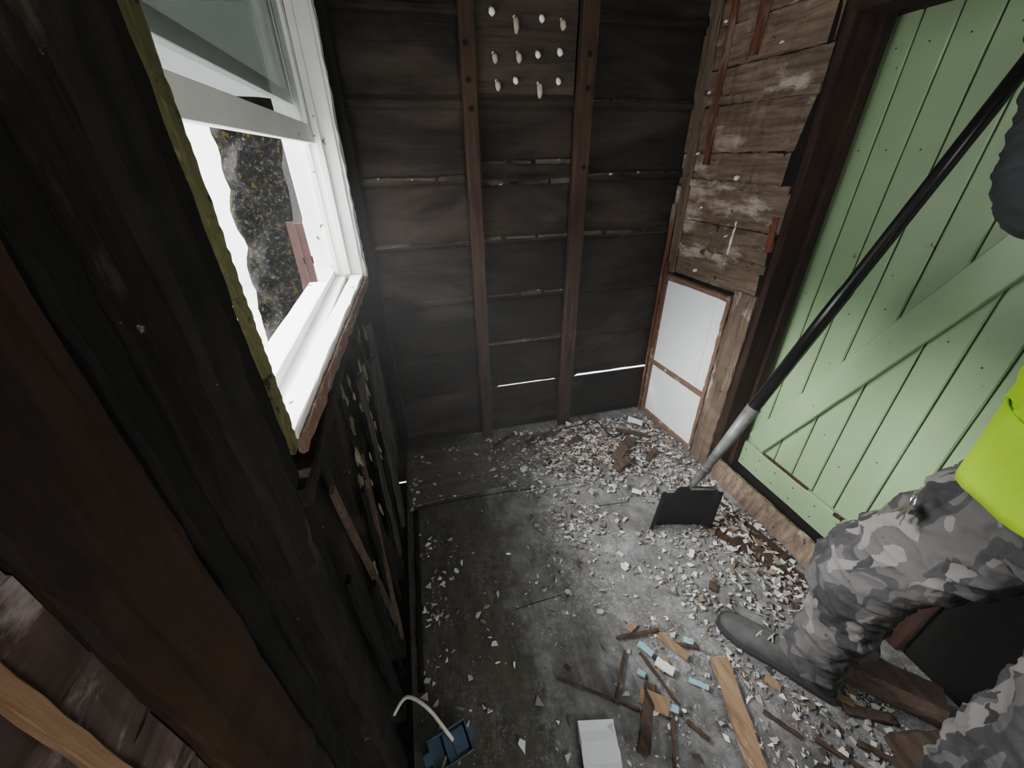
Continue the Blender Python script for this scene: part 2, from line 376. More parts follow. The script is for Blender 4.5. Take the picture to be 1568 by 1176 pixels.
bm=bmesh.new();box(bm,(1.56,.46,-.04),(1.76,1.40,.034),8,.001);finish('door_threshold',bm,'black')
root=empty('door_1')
bm=bmesh.new();ys=[1.400,1.31,1.20,1.09,.975,.865,.755,.645,.535,.455]
for a,b_ in zip(ys,ys[1:]):
    beam(bm,(1.715,(a+b_)/2,.04),(1.715,(a+b_)/2,1.992),abs(a-b_)-.005,.026,(0,1,0),14,.0006,ch=.16)
finish('boards',bm,'green',root)
bm=bmesh.new();box(bm,(1.730,.456,.04),(1.738,1.40,1.99));finish('seam_light_stop',bm,'black',root)  # added dark sheet, stops light leaking through the board gaps
bm=bmesh.new()
beam(bm,(1.690,.46,.125),(1.690,1.392,.125),.15,.026,(0,0,1),12,.0008)
a=Vector((1.688,1.31,.235));d=Vector((0,-.55,1.115)).normalized()
beam(bm,a,a+d*1.72,.115,.026,(0,1,.5),14,.0008)
finish('ledge_and_brace',bm,'green',root)
bm=bmesh.new()
box(bm,(1.675,.98,.205),(1.682,1.25,.214),4,.0015)
box(bm,(1.675,.80,.19),(1.682,.84,.205),4,.003)
for yy in (1.35,1.25,1.15,1.04,.92,.81):
    for zz in (.09,.16): tube(bm,[(1.680,yy,zz),(1.676,yy,zz)],.004,8,0,(0,1,0))
for k,yy in enumerate((1.355,1.255,1.145,1.03,.92,.81,.70,.59)):
    for zz in (.45+.1*math.sin(k*3),1.05+.05*math.sin(k*5),1.6,1.9): tube(bm,[(1.703,yy,zz),(1.700,yy,zz)],.0025,8,0,(0,1,0))
finish('rust_stains_and_nails',bm,'stud_b',root)
bm=bmesh.new()
beam(bm,(1.515,1.405,.058),(1.535,.62,.058),.11,.026,(.35,0,1),18,.003)
finish('baseboard_right',bm,'planks_v')

# left wall
bm=bmesh.new()
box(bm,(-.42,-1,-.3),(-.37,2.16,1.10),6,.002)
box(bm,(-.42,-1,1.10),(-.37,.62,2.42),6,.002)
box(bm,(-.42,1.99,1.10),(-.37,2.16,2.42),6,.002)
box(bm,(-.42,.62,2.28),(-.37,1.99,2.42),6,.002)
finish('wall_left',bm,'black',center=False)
def left_stud(name,y,w,z0,z1,mat,xa=-.25,d=.10,lean=0,jit=.0025):
    bm=bmesh.new();beam(bm,(xa-d/2,y,z0),(xa-d/2,y+lean,z1),w,d,(0,1,0),70,jit,warp=.005);return finish(name,bm,mat)
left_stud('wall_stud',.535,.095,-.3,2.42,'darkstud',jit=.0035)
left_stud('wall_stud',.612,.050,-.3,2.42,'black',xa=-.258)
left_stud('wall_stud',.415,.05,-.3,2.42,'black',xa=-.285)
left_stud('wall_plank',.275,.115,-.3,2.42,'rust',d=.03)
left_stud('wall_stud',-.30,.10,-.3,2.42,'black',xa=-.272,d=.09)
left_stud('wall_batten',.172,.013,-.3,1.42,'newwood',xa=-.250,d=.006,jit=.0006)
bm=bmesh.new()
for k in range(20):
    z=.2+k*.088;beam(bm,(-.264,-.25,z),(-.264,.216+random.uniform(-.004,.003),z+random.uniform(-.001,.001)),.0885,.012,(0,0,1),34,.0016,warp=.002,ch=.05)
finish('lath_wall_left',bm,'peeled')
bm=bmesh.new();beam(bm,(-.258,.653,1.135),(-.256,.653,2.3),.032,.010,(0,1,0),120,.0013,warp=.0)
finish('trim_2',bm,'olive')
bm=bmesh.new()
for y,w in ((.78,.05),(1.02,.07),(1.42,.09),(1.68,.09),(1.9,.06)):
    beam(bm,(-.30,y,-.3),(-.30,y+.01,1.05),w,.08,(0,1,0),20,.003)
beam(bm,(-.29,.6,1.06),(-.29,2.05,1.06),.04,.10,(0,0,1),12,.002)
finish('wall_framing_left',bm,'darkstud')
bm=bmesh.new()
beam(bm,(-.235,.70,.98),(-.235,.93,.02),.026,.012,(0,1,0),12,.002)
beam(bm,(-.235,1.05,.80),(-.225,.88,.05),.024,.012,(0,1,0),12,.002)
finish('loose_lath',bm,'brownbit')
bm=bmesh.new()
beam(bm,(-.225,1.60,.86),(-.215,1.45,.04),.11,.016,(0,1,0),16,.003)
beam(bm,(-.228,1.80,.95),(-.222,1.72,.2),.08,.016,(0,1,0),16,.003)
beam(bm,(-.228,1.27,.95),(-.222,1.22,.1),.05,.012,(0,1,0),16,.003)
finish('loose_wall_board',bm,'greywood')
def flakes(name,n,mat,ya,yb,za,zb):
    bm=bmesh.new()
    for k in range(n):
        y=random.uniform(ya,yb);z=random.uniform(za,zb);s=random.uniform(.012,.040);m_=random.randint(5,8)
        c=Vector((-.242,y,z));tx=random.uniform(-.2,.6);pts=[]
        for i in range(m_):
            a=2*math.pi*i/m_;r=s*random.uniform(.45,1)
            oy=r*math.cos(a)*.6;oz=r*math.sin(a)*1.3;pts.append(c+Vector((max(0,-oz)*tx*.6+random.uniform(0,.004),oy,oz)))
        t=[bm.verts.new(p) for p in pts];u_=[bm.verts.new(p+Vector((.003,0,0))) for p in pts]
        bm.faces.new(t[::-1]);bm.faces.new(u_)
        for i in range(m_): bm.faces.new((t[i],t[(i+1)%m_],u_[(i+1)%m_],u_[i]))
    finish(name,bm,mat)
flakes('peeling_plaster_left',22,'olive',.95,1.85,.70,1.03)
flakes('torn_wallpaper_left',30,'tornp',.85,1.85,.45,1.03)
bm=bmesh.new()
for k in range(7):
    y=.68+k*.13;beam(bm,(-.238,y,.0),(-.236,y+random.uniform(-.06,.06),random.uniform(.3,.8)),random.uniform(.02,.05),.010,(0,1,0),10,.003)
finish('broken_lath',bm,'black')

# ------------------------------------------------------------------ window
root=empty('window_1')
bm=bmesh.new()
box(bm,(-.42,1.94,1.10),(-.225,1.985,2.32),10,.001)
box(bm,(-.245,1.955,1.11),(-.214,2.02,2.32),34,.004)
box(bm,(-.30,1.915,1.15),(-.275,1.94,2.28),8,.0008)
box(bm,(-.345,1.925,1.15),(-.325,1.94,2.28),8,.0008)
box(bm,(-.42,.655,1.10),(-.29,.69,2.32),10,.001)
box(bm,(-.42,.66,2.26),(-.225,1.985,2.32),10,.001)
finish('jambs',bm,'white',root)
bm=bmesh.new()
beam(bm,(-.277,.672,1.155),(-.250,1.955,1.132),.052,.022,(1,0,0),24,.0012)
box(bm,(-.345,.66,1.10),(-.300,1.94,1.138),12,.001)
box(bm,(-.352,.66,1.13),(-.343,1.94,1.165),12,.001)
box(bm,(-.46,.66,1.085),(-.345,1.94,1.12),12,.001)
finish('sill',bm,'white',root)
bm=bmesh.new()
beam(bm,(-.250,.672,1.130),(-.219,1.955,1.104),.013,.038,(1,0,0),34,.003)
beam(bm,(-.302,.66,1.13),(-.280,1.94,1.118),.012,.026,(1,0,0),20,.001)
finish('sill_edge',bm,'sillbrown',root)
def sash(name,x,z0,z1,rb):
    bm=bmesh.new();t=.026
    box(bm,(x-t/2,.69,z0),(x+t/2,1.925,z0+rb),4,.0003)
    box(bm,(x-t/2,.69,z1-.04),(x+t/2,1.925,z1),4,.0003)
    box(bm,(x-t/2,.69,z0+rb),(x+t/2,.74,z1-.04),4,.0003)
    box(bm,(x-t/2,1.875,z0+rb),(x+t/2,1.925,z1-.04),4,.0003)
    finish(name,bm,'white',root)
    bm=bmesh.new();box(bm,(x-.002,.735,z0+rb-.004),(x+.002,1.88,z1-.036));finish(name+'_glass',bm,'glass',root)
sash('lower_sash_raised',-.315,1.655,2.24,.060)
sash('upper_sash',-.358,1.775,2.26,.040)

# ------------------------------------------------------------------ front wall, ceiling
bm=bmesh.new()
box(bm,(-.42,-1.05,-.3),(.45,-1.0,2.42),6,.001);box(bm,(1.15,-1.05,-.3),(1.8,-1.0,2.42),6,.001);box(bm,(.45,-1.05,2.0),(1.15,-1.0,2.42),4,.001)
finish('wall_front',bm,'back')
bm=bmesh.new();box(bm,(-.45,-1.05,2.42),(1.8,2.2,2.46));finish('ceiling',bm,'back')
bm=bmesh.new()
for k in range(5): box(bm,(-.36,-.7+k*.6,2.33),(1.46,-.65+k*.6,2.415),8,.001)
finish('ceiling_joists',bm,'stud_b')

# ------------------------------------------------------------------ outdoors
bm=bmesh.new();box(bm,(-14,-10,-.62),(14,18,-.55));finish('yard_ground',bm,'concrete')
bm=bmesh.new()
nx,nz=26,28;g=[]
for j in range(nz+1):
    row=[];z=-.55+j*.095
    l=-1.66-.10*max(0,1.8-z)*.8+.10*noise.noise(Vector((0,z*3,1)));r_=-1.08-.12*max(0,1.9-z)+.12*noise.noise(Vector((4,z*3,1)))
    for i in range(nx+1):
        x=l+(r_-l)*i/nx;row.append(bm.verts.new((x,5.0+.12*noise.noise(Vector((x*5,z*5,0)))-.1*math.sin(math.pi*i/nx),z)))
    g.append(row)
for j in range(nz):
    for i in range(nx): bm.faces.new((g[j][i],g[j][i+1],g[j+1][i+1],g[j+1][i]))
r=bmesh.ops.extrude_face_region(bm,geom=bm.faces[:])
for e in r['geom']:
    if isinstance(e,bmesh.types.BMVert): e.co.y=5.5
finish('rocky_outcrop',bm,'pebble')
bm=bmesh.new()
for k in range(6): beam(bm,(-1.10+k*.075,4.5+k*.02,-.55),(-1.10+k*.075,4.5+k*.02,1.08-.02*k),.066,.025,(1,0,0),4,.003)
beam(bm,(-1.14,4.53,.7),(-.7,4.65,.7),.07,.03,(0,0,1),4,.002)
finish('red_fence',bm,'redwood')
bm=bmesh.new()
for k in range(260):
    p=Vector((random.uniform(-1.6,-.8),random.uniform(3.9,4.45),0));zz=-.55+.95*math.exp(-((p.x+1.12)**2)/.12)*random.random()
    s=random.uniform(.02,.05);q=[p+Vector((random.uniform(-s,s),random.uniform(-s,s),zz+random.uniform(-s,s))) for _ in range(4)]
    vs=[bm.verts.new(x) for x in q]
    for tri in ((0,1,2),(0,2,3),(0,3,1),(1,3,2)):
        bm.faces.new([vs[i] for i in tri])
finish('leaf_pile',bm,'leaf')
bm=bmesh.new()
box(bm,(-9,9,-.6),(3,9.2,4),2)
finish('white_house',bm,'whiteout')

# ------------------------------------------------------------------ shovel
root=empty('square_shovel')
P0=Vector((1.112,1.085,.285));P1=Vector((1.60,.875,1.93));d=(P1-P0).normalized()
bm=bmesh.new();tube(bm,[P0+d*.44,P0+d*.95,P0+d*.97,P0+d*1.3,P1],[.0235,.0225,.020,.020,.020],20,0,(1,0,0));
tube(bm,[P1-d*.02,P1+d*.05,P1+d*.06],[.023,.023,.01],20,0,(1,0,0));finish('handle',bm,'blackmetal',root,True)
bm=bmesh.new();tube(bm,[P0-d*.02,P0+d*.03,P0+d*.07,P0+d*.12,P0+d*.30,P0+d*.46],[.012,.016,.021,.018,.023,.027],18,0,(1,0,0))
tube(bm,[P0+d*.10,P0+d*.115],[.024,.024],18,0,(1,0,0));finish('socket',bm,'steel',root,True)
bm=bmesh.new()
u=Vector((.965,-.26,0)).normalized();w=Vector((.26,.965,0)).normalized()
g=[]
nu,nv=16,10
for lay in (0,1):
    gg=[]
    for j in range(nv+1):
        k=j/nv;row=[]
        half=.148-.012*k
        for i in range(nu+1):
            s=(i/nu)*2-1
            p=Vector((1.105,1.10,.004))+u*(half*s)+w*(-.012*(s*s)+lay*.005-.02*k)+Vector((0,0,.272*k))
            if abs(s)>.86: p+=w*(-.022)
            if k>.8 and s<-.45 and s>-.8: p.z-=.035*(k-.8)/.2
            row.append(bm.verts.new(p))
        gg.append(row)
    g.append(gg)
for lay in (0,1):
    for j in range(nv):
        for i in range(nu):
            q=(g[lay][j][i],g[lay][j][i+1],g[lay][j+1][i+1],g[lay][j+1][i]);bm.faces.new(q)
for j in range(nv):
    for i in (0,nu): bm.faces.new((g[0][j][i],g[0][j+1][i],g[1][j+1][i],g[1][j][i]))
for i in range(nu):
    for j in (0,nv): bm.faces.new((g[0][j][i],g[0][j][i+1],g[1][j][i+1],g[1][j][i]))
finish('blade',bm,'blade',root,False)
bm=bmesh.new();beam(bm,Vector((1.10,1.078,.272)),Vector((1.10,1.078,.272))+u*.12,.022,.006,w,6,.0005);finish('step',bm,'steel',root)

# ------------------------------------------------------------------ debris
def chips(name,n,sampler,smin,smax,pal,zoff=.0,pw=3):
    V=[];Fc=[];col=[]
    for _ in range(n):
        x,y=sampler();s=smin+(smax-smin)*random.random()**pw
        k=random.choice((3,3,4,5));a0=random.random()*6.28;t=s*random.uniform(.08,.3)
        tilt=Matrix.Rotation(random.uniform(-.4,.4),3,'X')@Matrix.Rotation(random.uniform(-.4,.4),3,'Y')
        el=random.uniform(.3,1);rt=Matrix.Rotation(a0,3,'Z');base=len(V);zz=.002+s*.22+zoff*random.random()
        rr=[s*random.uniform(.45,1.1) for _ in range(k)];aa=[6.28*(i+random.uniform(-.3,.3))/k for i in range(k)]
        for h in (-t/2,t/2):
            for i in range(k):
                V.append(Vector((x,y,zz))+tilt@(rt@Vector((rr[i]*math.cos(aa[i]),rr[i]*math.sin(aa[i])*el,h))))
        Fc.append(tuple(range(base+k-1,base-1,-1)));Fc.append(tuple(range(base+k,base+2*k)))
        for i in range(k): Fc.append((base+i,base+(i+1)%k,base+k+(i+1)%k,base+k+i))
        c=random.choice(pal);v=random.uniform(.6,1.1);col+= [tuple(min(1,q*v) for q in c)+(1,)]*(k+2)
    me=bpy.data.meshes.new(name);me.from_pydata(V,[],Fc);me.materials.append(M['chips'])
    at=me.color_attributes.new('Col','FLOAT_COLOR','CORNER')
    for p,c in zip(me.polygons,col):
        for li in p.loop_indices: at.data[li].color=c
    o=bpy.data.objects.new(name,me);C.objects.link(o);return o
def s_main():
    while True:
        x=random.uniform(-.18,1.5);y=random.uniform(.05,2.02)
        n=noise.noise(Vector((x*2.5,y*2.5,3)))*.8+noise.noise(Vector((x*9,y*9,3)))*.9
        d=math.exp(-((x-.90-.25*(y-1.6))**2)/.14)*math.exp(-((y-1.65)**2)/.12)*1.0
        d+=math.exp(-((x-1.32)**2)/.035)*(.9 if y<1.45 else .4)
        d+=math.exp(-((x-1.0)**2)/.10)*math.exp(-((y-.55)**2)/.12)*.45
        d+=math.exp(-((x+.10)**2)/.006)*(.30 if y<1.5 else .1)
        d+=.035+ (.045 if x>.3 else 0)
        if random.random()<d*max(.02,(1+n*2.8))*.7: return x,y
WH=[(.66,.65,.62),(.5,.49,.47),(.4,.38,.35),(.74,.74,.74),(.28,.25,.21),(.18,.13,.09),(.6,.58,.54),(.09,.07,.05),(.34,.32,.3)]
chips('plaster_debris',16000,s_main,.0012,.022,WH,.002,6)
def s_heap():
    return random.gauss(1.0,.27),min(2.01,random.gauss(1.76,.15))
def s_heap2():
    a=random.random();return random.gauss(1.36,.06),.55+.85*a
chips('rubble_heap',4400,lambda:(lambda p:(max(.3,min(1.42,p[0])),p[1]))(s_heap() if random.random()<.7 else s_heap2()),.002,.030,WH+[(.2,.15,.11),(.4,.33,.27),(.1,.08,.06)],.022,3)
def scraps(name,mat,items):
    bm=bmesh.new()
    for p0,p1,w,t in items:
        beam(bm,p0,p1,w,t,(p1[1]-p0[1],-(p1[0]-p0[0]),0.001),8,min(w,t)*.22)
    return finish(name,bm,mat)
scraps('wood_plank_scrap','tan',[((.885,.53,.016),(.775,.20,.016),.055,.018)])
scraps('wood_stick_scraps','brownbit',[((.56,.69,.012),(.73,.67,.02),.010,.010),((.57,.64,.014),(.46,.50,.012),.010,.010),((.30,.62,.012),(.53,.465,.012),.008,.008),
  ((.60,.52,.014),(.48,.36,.03),.035,.02),((.62,.62,.014),(.66,.45,.014),.009,.008),((.66,.40,.014),(.70,.34,.014),.012,.010),((.75,.62,.012),(.84,.58,.012),.01,.01),((.55,.30,.012),(.62,.42,.012),.010,.008),
  ((1.18,.30,.012),(1.30,.24,.014),.03,.012),((1.14,.22,.012),(1.24,.12,.014),.018,.012),((1.30,.62,.014),(1.42,.52,.016),.022,.012),((1.10,.16,.012),(1.02,.26,.012),.012,.01),((.92,.36,.012),(.98,.28,.012),.012,.008)])
scraps('tan_scraps','tan',[((.55,.50,.022),(.62,.44,.03),.05,.006),((.72,.66,.016),(.78,.56,.016),.03,.006),((.66,.55,.012),(.70,.58,.014),.025,.006),((.62,.70,.01),(.66,.72,.01),.02,.006),((.5,.42,.01),(.53,.40,.01),.02,.005),((1.16,.36,.014),(1.22,.30,.02),.022,.006),((1.0,.44,.01),(1.03,.40,.01),.03,.006)])
scraps('painted_plaster_scraps','lightblue',[((.63,.65,.016),(.66,.60,.02),.022,.006),((.80,.62,.016),(.83,.60,.014),.022,.006),((.62,.45,.02),(.65,.43,.02),.02,.006),((.74,.50,.014),(.79,.46,.014),.015,.006),((.58,.57,.012),(.6,.55,.012),.02,.006)])
scraps('white_board_scrap','paper',[((.375,.475,.014),(.33,.27,.014),.115,.010)])
scraps('plaster_sheet_scrap','paper',[((1.28,1.93,.05),(1.36,1.88,.03),.05,.008),((.66,.58,.018),(.70,.53,.02),.03,.008),((1.0,1.36,.012),(1.04,1.33,.012),.03,.006),((1.05,.92,.01),(1.08,.95,.01),.02,.006)])
scraps('bark_scraps','brownbit',[((1.02,1.60,.03),(1.20,1.74,.05),.06,.01),((.98,1.52,.03),(1.1,1.58,.035),.05,.01),((.55,1.9,.02),(.75,1.95,.03),.03,.01),((1.15,1.85,.04),(1.32,1.74,.04),.03,.01),((.35,1.92,.02),(.5,2.0,.03),.02,.012),((.8,1.80,.02),(.9,1.86,.03),.04,.01),((1.2,1.55,.02),(1.3,1.62,.03),.03,.01),((1.04,.76,.008),(1.07,.79,.01),.03,.006),((.62,1.7,.008),(.66,1.73,.01),.03,.006)])
scraps('red_painted_board','stud_b',[((1.22,1.12,.014),(1.44,.68,.014),.075,.014),((1.38,1.18,.012),(1.46,.80,.014),.04,.012)])
bm=bmesh.new()
beam(bm,(1.28,.40,.05),(1.45,.22,.05),.10,.09,(1,1,0),8,.004)
beam(bm,(1.22,.16,.03),(1.52,.10,.035),.10,.05,(0,1,0),8,.004)
finish('timber_offcuts',bm,'brownbit')
bm=bmesh.new()
tube(bm,smoothpts([(.85,1.98,.02),(.92,1.90,.09),(1.02,1.92,.10),(1.1,1.8,.03),(1.2,1.84,.02)]),.004,8)
tube(bm,smoothpts([(.8,2.02,.01),(.84,1.99,.12),(.95,2.0,.08),(1.0,1.85,.02)]),.003,8)
finish('loose_wire',bm,'black',smooth=True)

root=empty('blue_electrical_box')
R3=Matrix.Rotation(.25,3,'Z')@Matrix.Rotation(.25,3,'X')
BC=Vector((-.085,.515,.055))
def bx(c,sx,sy,sz):
    c=Vector(c);return (BC+R3@Vector((c.x-sx/2,c.y,c.z)),BC+R3@Vector((c.x+sx/2,c.y,c.z)),sy,sz)
bm=bmesh.new()
sd=R3@Vector((0,1,0))
for c,sx,sy,sz in (((0,0,-.018),.12,.08,.004),((0,.039,0),.12,.004,.04),((0,-.039,0),.12,.004,.04),((.058,0,0),.004,.08,.04),((-.058,0,0),.004,.08,.04),((.07,0,.018),.02,.03,.004),((-.07,0,.018),.02,.03,.004),((0,.0,-.004),.03,.075,.02),((.03,0,.006),.04,.06,.012)):
    p0,p1,a,b_=bx(c,sx,sy,sz);beam(bm,p0,p1,a,b_,sd,2,.0004)
finish('box_body',bm,'blue',root)
bm=bmesh.new()
tube(bm,smoothpts([(-.245,.62,.10),(-.20,.64,.14),(-.14,.60,.13),(-.09,.54,.09),(-.07,.52,.05)]),.0055,10)
tube(bm,smoothpts([(-.10,.50,.04),(-.13,.46,.02),(-.16,.40,.02),(-.17,.28,.01)]),.0055,10)
finish('cable',bm,'cable',root,True)

# ------------------------------------------------------------------ worker
root=empty('worker')
f=Vector((-.56,.83,0));s=Vector((.83,.56,0));Z=Vector((0,0,1))
pel=Vector((1.22,.20,.93))
rh=pel+s*.095+Vector((-.035,.035,.01));lh=Vector((1.22,.05,.88))
rk=Vector((1.15,.43,.55));ra=Vector((1.135,.425,.10))
lk=Vector((1.04,.02,.41));la=Vector((1.07,-.02,.10))
bm=bmesh.new()
for h,k,a,rs_ in ((rh,rk,ra,1.17),(lh,lk,la,.95)):
    tube(bm,smoothpts([h+Vector((0,0,.04)),h.lerp(k,.45)+f*.010,k+f*.01,k.lerp(a,.45)-f*.01,a],5),
      [q*(rs_ if i<13 else 1.04) for i,q in enumerate([.110,.110,.110,.110,.110,.108,.106,.103,.100,.098,.096,.095,.094,.093,.091,.088,.084,.080,.078,.078,.080])],18,0,tuple(f))
T=[(pel+Vector((0,0,-.08)),.15,.115),(pel,.185,.135),(pel+Vector((-.02,.015,.08)),.185,.145),(pel+Vector((-.045,.04,.17)),.18,.155),
 (pel+Vector((-.045,.06,.28)),.185,.155),(pel+Vector((-.015,.06,.38)),.20,.145),(pel+Vector((.01,.06,.47)),.205,.135),(pel+Vector((.02,.06,.54)),.18,.105),(pel+Vector((.025,.065,.585)),.085,.07),(pel+Vector((.025,.07,.66)),.058,.058)]
loftE(bm,T,s,f,24)
ch=pel+Vector((.015,.06,.50))
rs=ch+s*.18;re=Vector((1.335,.64,1.50));hand=P0+d*1.66;rw=hand+(re-hand).normalized()*.085
ls=ch-s*.18;le=ls+Vector((.12,-.05,-.27));lw=le+Vector((-.03,.12,-.25))
tube(bm,smoothpts([rs-s*.03,rs.lerp(re,.5),re,re.lerp(rw,.5),rw],4),[.075,.072,.068,.066,.064,.062,.060,.058,.057,.055,.052,.048,.045,.042,.040,.038,.036],16)
tube(bm,smoothpts([ls+s*.03,ls.lerp(le,.5),le,le.lerp(lw,.5),lw],4),[.075,.072,.068,.066,.062,.060,.057,.054,.052,.05,.047,.044,.041,.038,.036,.034,.032],16)
me=bpy.data.meshes.new('t');bmesh.ops.recalc_face_normals(bm,faces=bm.faces[:]);bm.to_mesh(me);bm.free()
to=bpy.data.objects.new('t',me);C.objects.link(to)
rm=to.modifiers.new('r','REMESH');rm.mode='VOXEL';rm.voxel_size=.008
sm=to.modifiers.new('s','SMOOTH');sm.factor=.6;sm.iterations=5
dg=bpy.context.evaluated_depsgraph_get();ev=to.evaluated_get(dg);bmesh_me=bpy.data.meshes.new_from_object(ev)
bpy.data.objects.remove(to)
bm=bmesh.new();bm.from_mesh(bmesh_me);bm.normal_update()
def segd(p,a,b):
    t=max(0,min(1,(p-a).dot(b-a)/(b-a).length_squared));return (p-a.lerp(b,t)).length
for v in bm.verts:
    p=v.co;q=Vector((p.x*8,p.y*8,p.z*17))
    rdg=1-abs(noise.noise(q+Vector((3,1,7))))*2
    rdg2=1-abs(noise.noise(q*1.9+Vector((7,5,1))))*2
    w_=noise.noise(q)*.010+noise.noise(Vector((p.x*20,p.y*20,p.z*34)))*.004+max(0,rdg-.6)*.026+max(0,rdg2-.7)*.014
    if p.z<.38: w_=w_*1.3+.006*math.sin(p.z*75+6*noise.noise(Vector((p.x*9,p.y*9,2))))
    if p.z>1.53 and segd(p,re,rw)>.12: w_=0
    if p.z>1.0: w_*=.6
    v.co+=v.normal*w_
for fc in bm.faces:
    p=fc.calc_center_median()
    arm=min(segd(p,rs+(re-rs)*.45,re),segd(p,re,rw))<.085 or min(segd(p,ls+(le-ls)*.45,le),segd(p,le,lw))<.075
    fc.material_index=3 if arm else (0 if p.z<1.03 else (2 if p.z>1.50 and (p-(pel+Vector((.025,.07,.62)))).length<.10 else 1));fc.smooth=True
finish('body',bm,['camo','hivis','skin','sleeve'],root,True)
bm=bmesh.new();rings=[]
for j in range(9):
    k=j/8;z=.990+.18*k;rr=[]
    for i in range(48):
        t=2*math.pi*i/48;wv=1+.035*math.sin(5*t+1)*(1-k)+.02*math.sin(9*t)*(1-k)
        c=pel+Vector((-.030-.016*k,.024+.020*k,0));c.z=z+.012*math.sin(3*t)*(1-k)
        rr.append(bm.verts.new(c+s*(.209-.014*k)*wv*math.cos(t)+f*(.182-.014*k)*wv*math.sin(t)))
    rings.append(rr)
ring_faces(bm,rings,0,False)
o=finish('shirt_hem',bm,'hivis',root,True);so=o.modifiers.new('so','SOLIDIFY');so.thickness=.004
hc=pel+Vector((.03,.085,.76))
bm=bmesh.new()
secs=[(hc+Z*(-.115)+f*.02,.035,.04),(hc+Z*(-.10)+f*.02,.052,.065),(hc+Z*(-.06)+f*.01,.064,.085),(hc+Z*(-.02),.072,.095),(hc+Z*.03,.077,.10),(hc+Z*.07,.074,.097),(hc+Z*.10,.058,.078),(hc+Z*.118,.03,.04),(hc+Z*.122,.008,.01)]
loftE(bm,secs,s,f,24)
loftE(bm,[(hc+f*.092+Z*.015,.006,.006),(hc+f*.102-Z*.01,.010,.012),(hc+f*.108-Z*.03,.015,.014),(hc+f*.095-Z*.04,.010,.006)],s,f,10)
for sg in (1,-1): tube(bm,[hc+s*sg*.070-Z*.03,hc+s*sg*.086-f*.008,hc+s*sg*.084-f*.014+Z*.03],[.010,.020,.014],10,0,tuple(f))
tube(bm,[hc+f*.084+s*-.026-Z*.066,hc+f*.098-Z*.064,hc+f*.084+s*.026-Z*.066],[.004,.009,.004],8)
tube(bm,[hc-Z*.16,hc-Z*.06-f*.01],[.058,.056],18)
finish('head',bm,'skin',root,True)
bm=bmesh.new()
loftE(bm,[(hc+Z*(-.03)-f*.03,.075,.075),(hc+Z*.03-f*.018,.083,.09),(hc+Z*.075-f*.006,.081,.098),(hc+Z*.11,.064,.08),(hc+Z*.131,.03,.04),(hc+Z*.134,.008,.01)],s,f,24)
finish('hair',bm,'hair',root,True)
bm=bmesh.new()
for sg in (1,-1):
    c=hc+f*.084+s*sg*.031+Z*.005;loftE(bm,[(c-Z*.010,.004,.003),(c-Z*.005,.011,.009),(c,.013,.011),(c+Z*.005,.011,.009),(c+Z*.010,.004,.003)],s,f,12)
finish('eyes',bm,'eye',root,True)
bm=bmesh.new()
e1=(rw-hand);e1=(e1-d*e1.dot(d)).normalized();e2=d.cross(e1)
loftE(bm,[(hand+e1*.036-d*.045,.030,.012),(hand+e1*.040-d*.02,.036,.017),(hand+e1*.042+d*.015,.038,.018),(hand+e1*.040+d*.045,.030,.012)],e2,e1,14)
tube(bm,[rw+(re-rw).normalized()*.03,rw,hand+e1*.045],[.040,.037,.028],14)
for i,L in enumerate((.85,1.0,.95,.75)):
    o_=hand+d*(.036-.024*i);pts=[]
    for k in range(8):
        a=-.9+(-3.9*L*.9)*k/7
        pts.append(o_+(e1*math.cos(a)+e2*math.sin(a))*.032)
    tube(bm,pts,[.012,.012,.0115,.011,.0105,.010,.0095,.007],10)
pts=[hand+e1*.035+e2*.02+d*.03]+[hand+d*(.045)+(e1*math.cos(a)+e2*math.sin(a))*.034 for a in (.9,1.4,1.9,2.4)]
tube(bm,pts,[.015,.014,.013,.012,.009],10)
finish('right_glove',bm,'glove',root,True)
bm=bmesh.new();hd=(lw-le).normalized();sd=Vector((hd.y,-hd.x,0)).normalized();fn=hd.cross(sd)
tube(bm,[lw-hd*.03,lw,lw+hd*.04,lw+hd*.085],[(.032,.036),(.022,.03),(.018,.040),(.014,.040)],14,0,tuple(fn))
for i,L in enumerate((.062,.072,.068,.052)):
    b0=lw+hd*.078+sd*(.030-.020*i);tube(bm,[b0,b0+hd*L*.45+fn*.004,b0+hd*L*.8+fn*.016,b0+hd*L*.98+fn*.032],[.0095,.009,.0085,.006],10)
b0=lw+hd*.025+sd*.032;tube(bm,[b0,b0+hd*.025+sd*.022+fn*.008,b0+hd*.055+sd*.026+fn*.018],[.012,.011,.008],10)
finish('left_glove',bm,'glove',root,True)
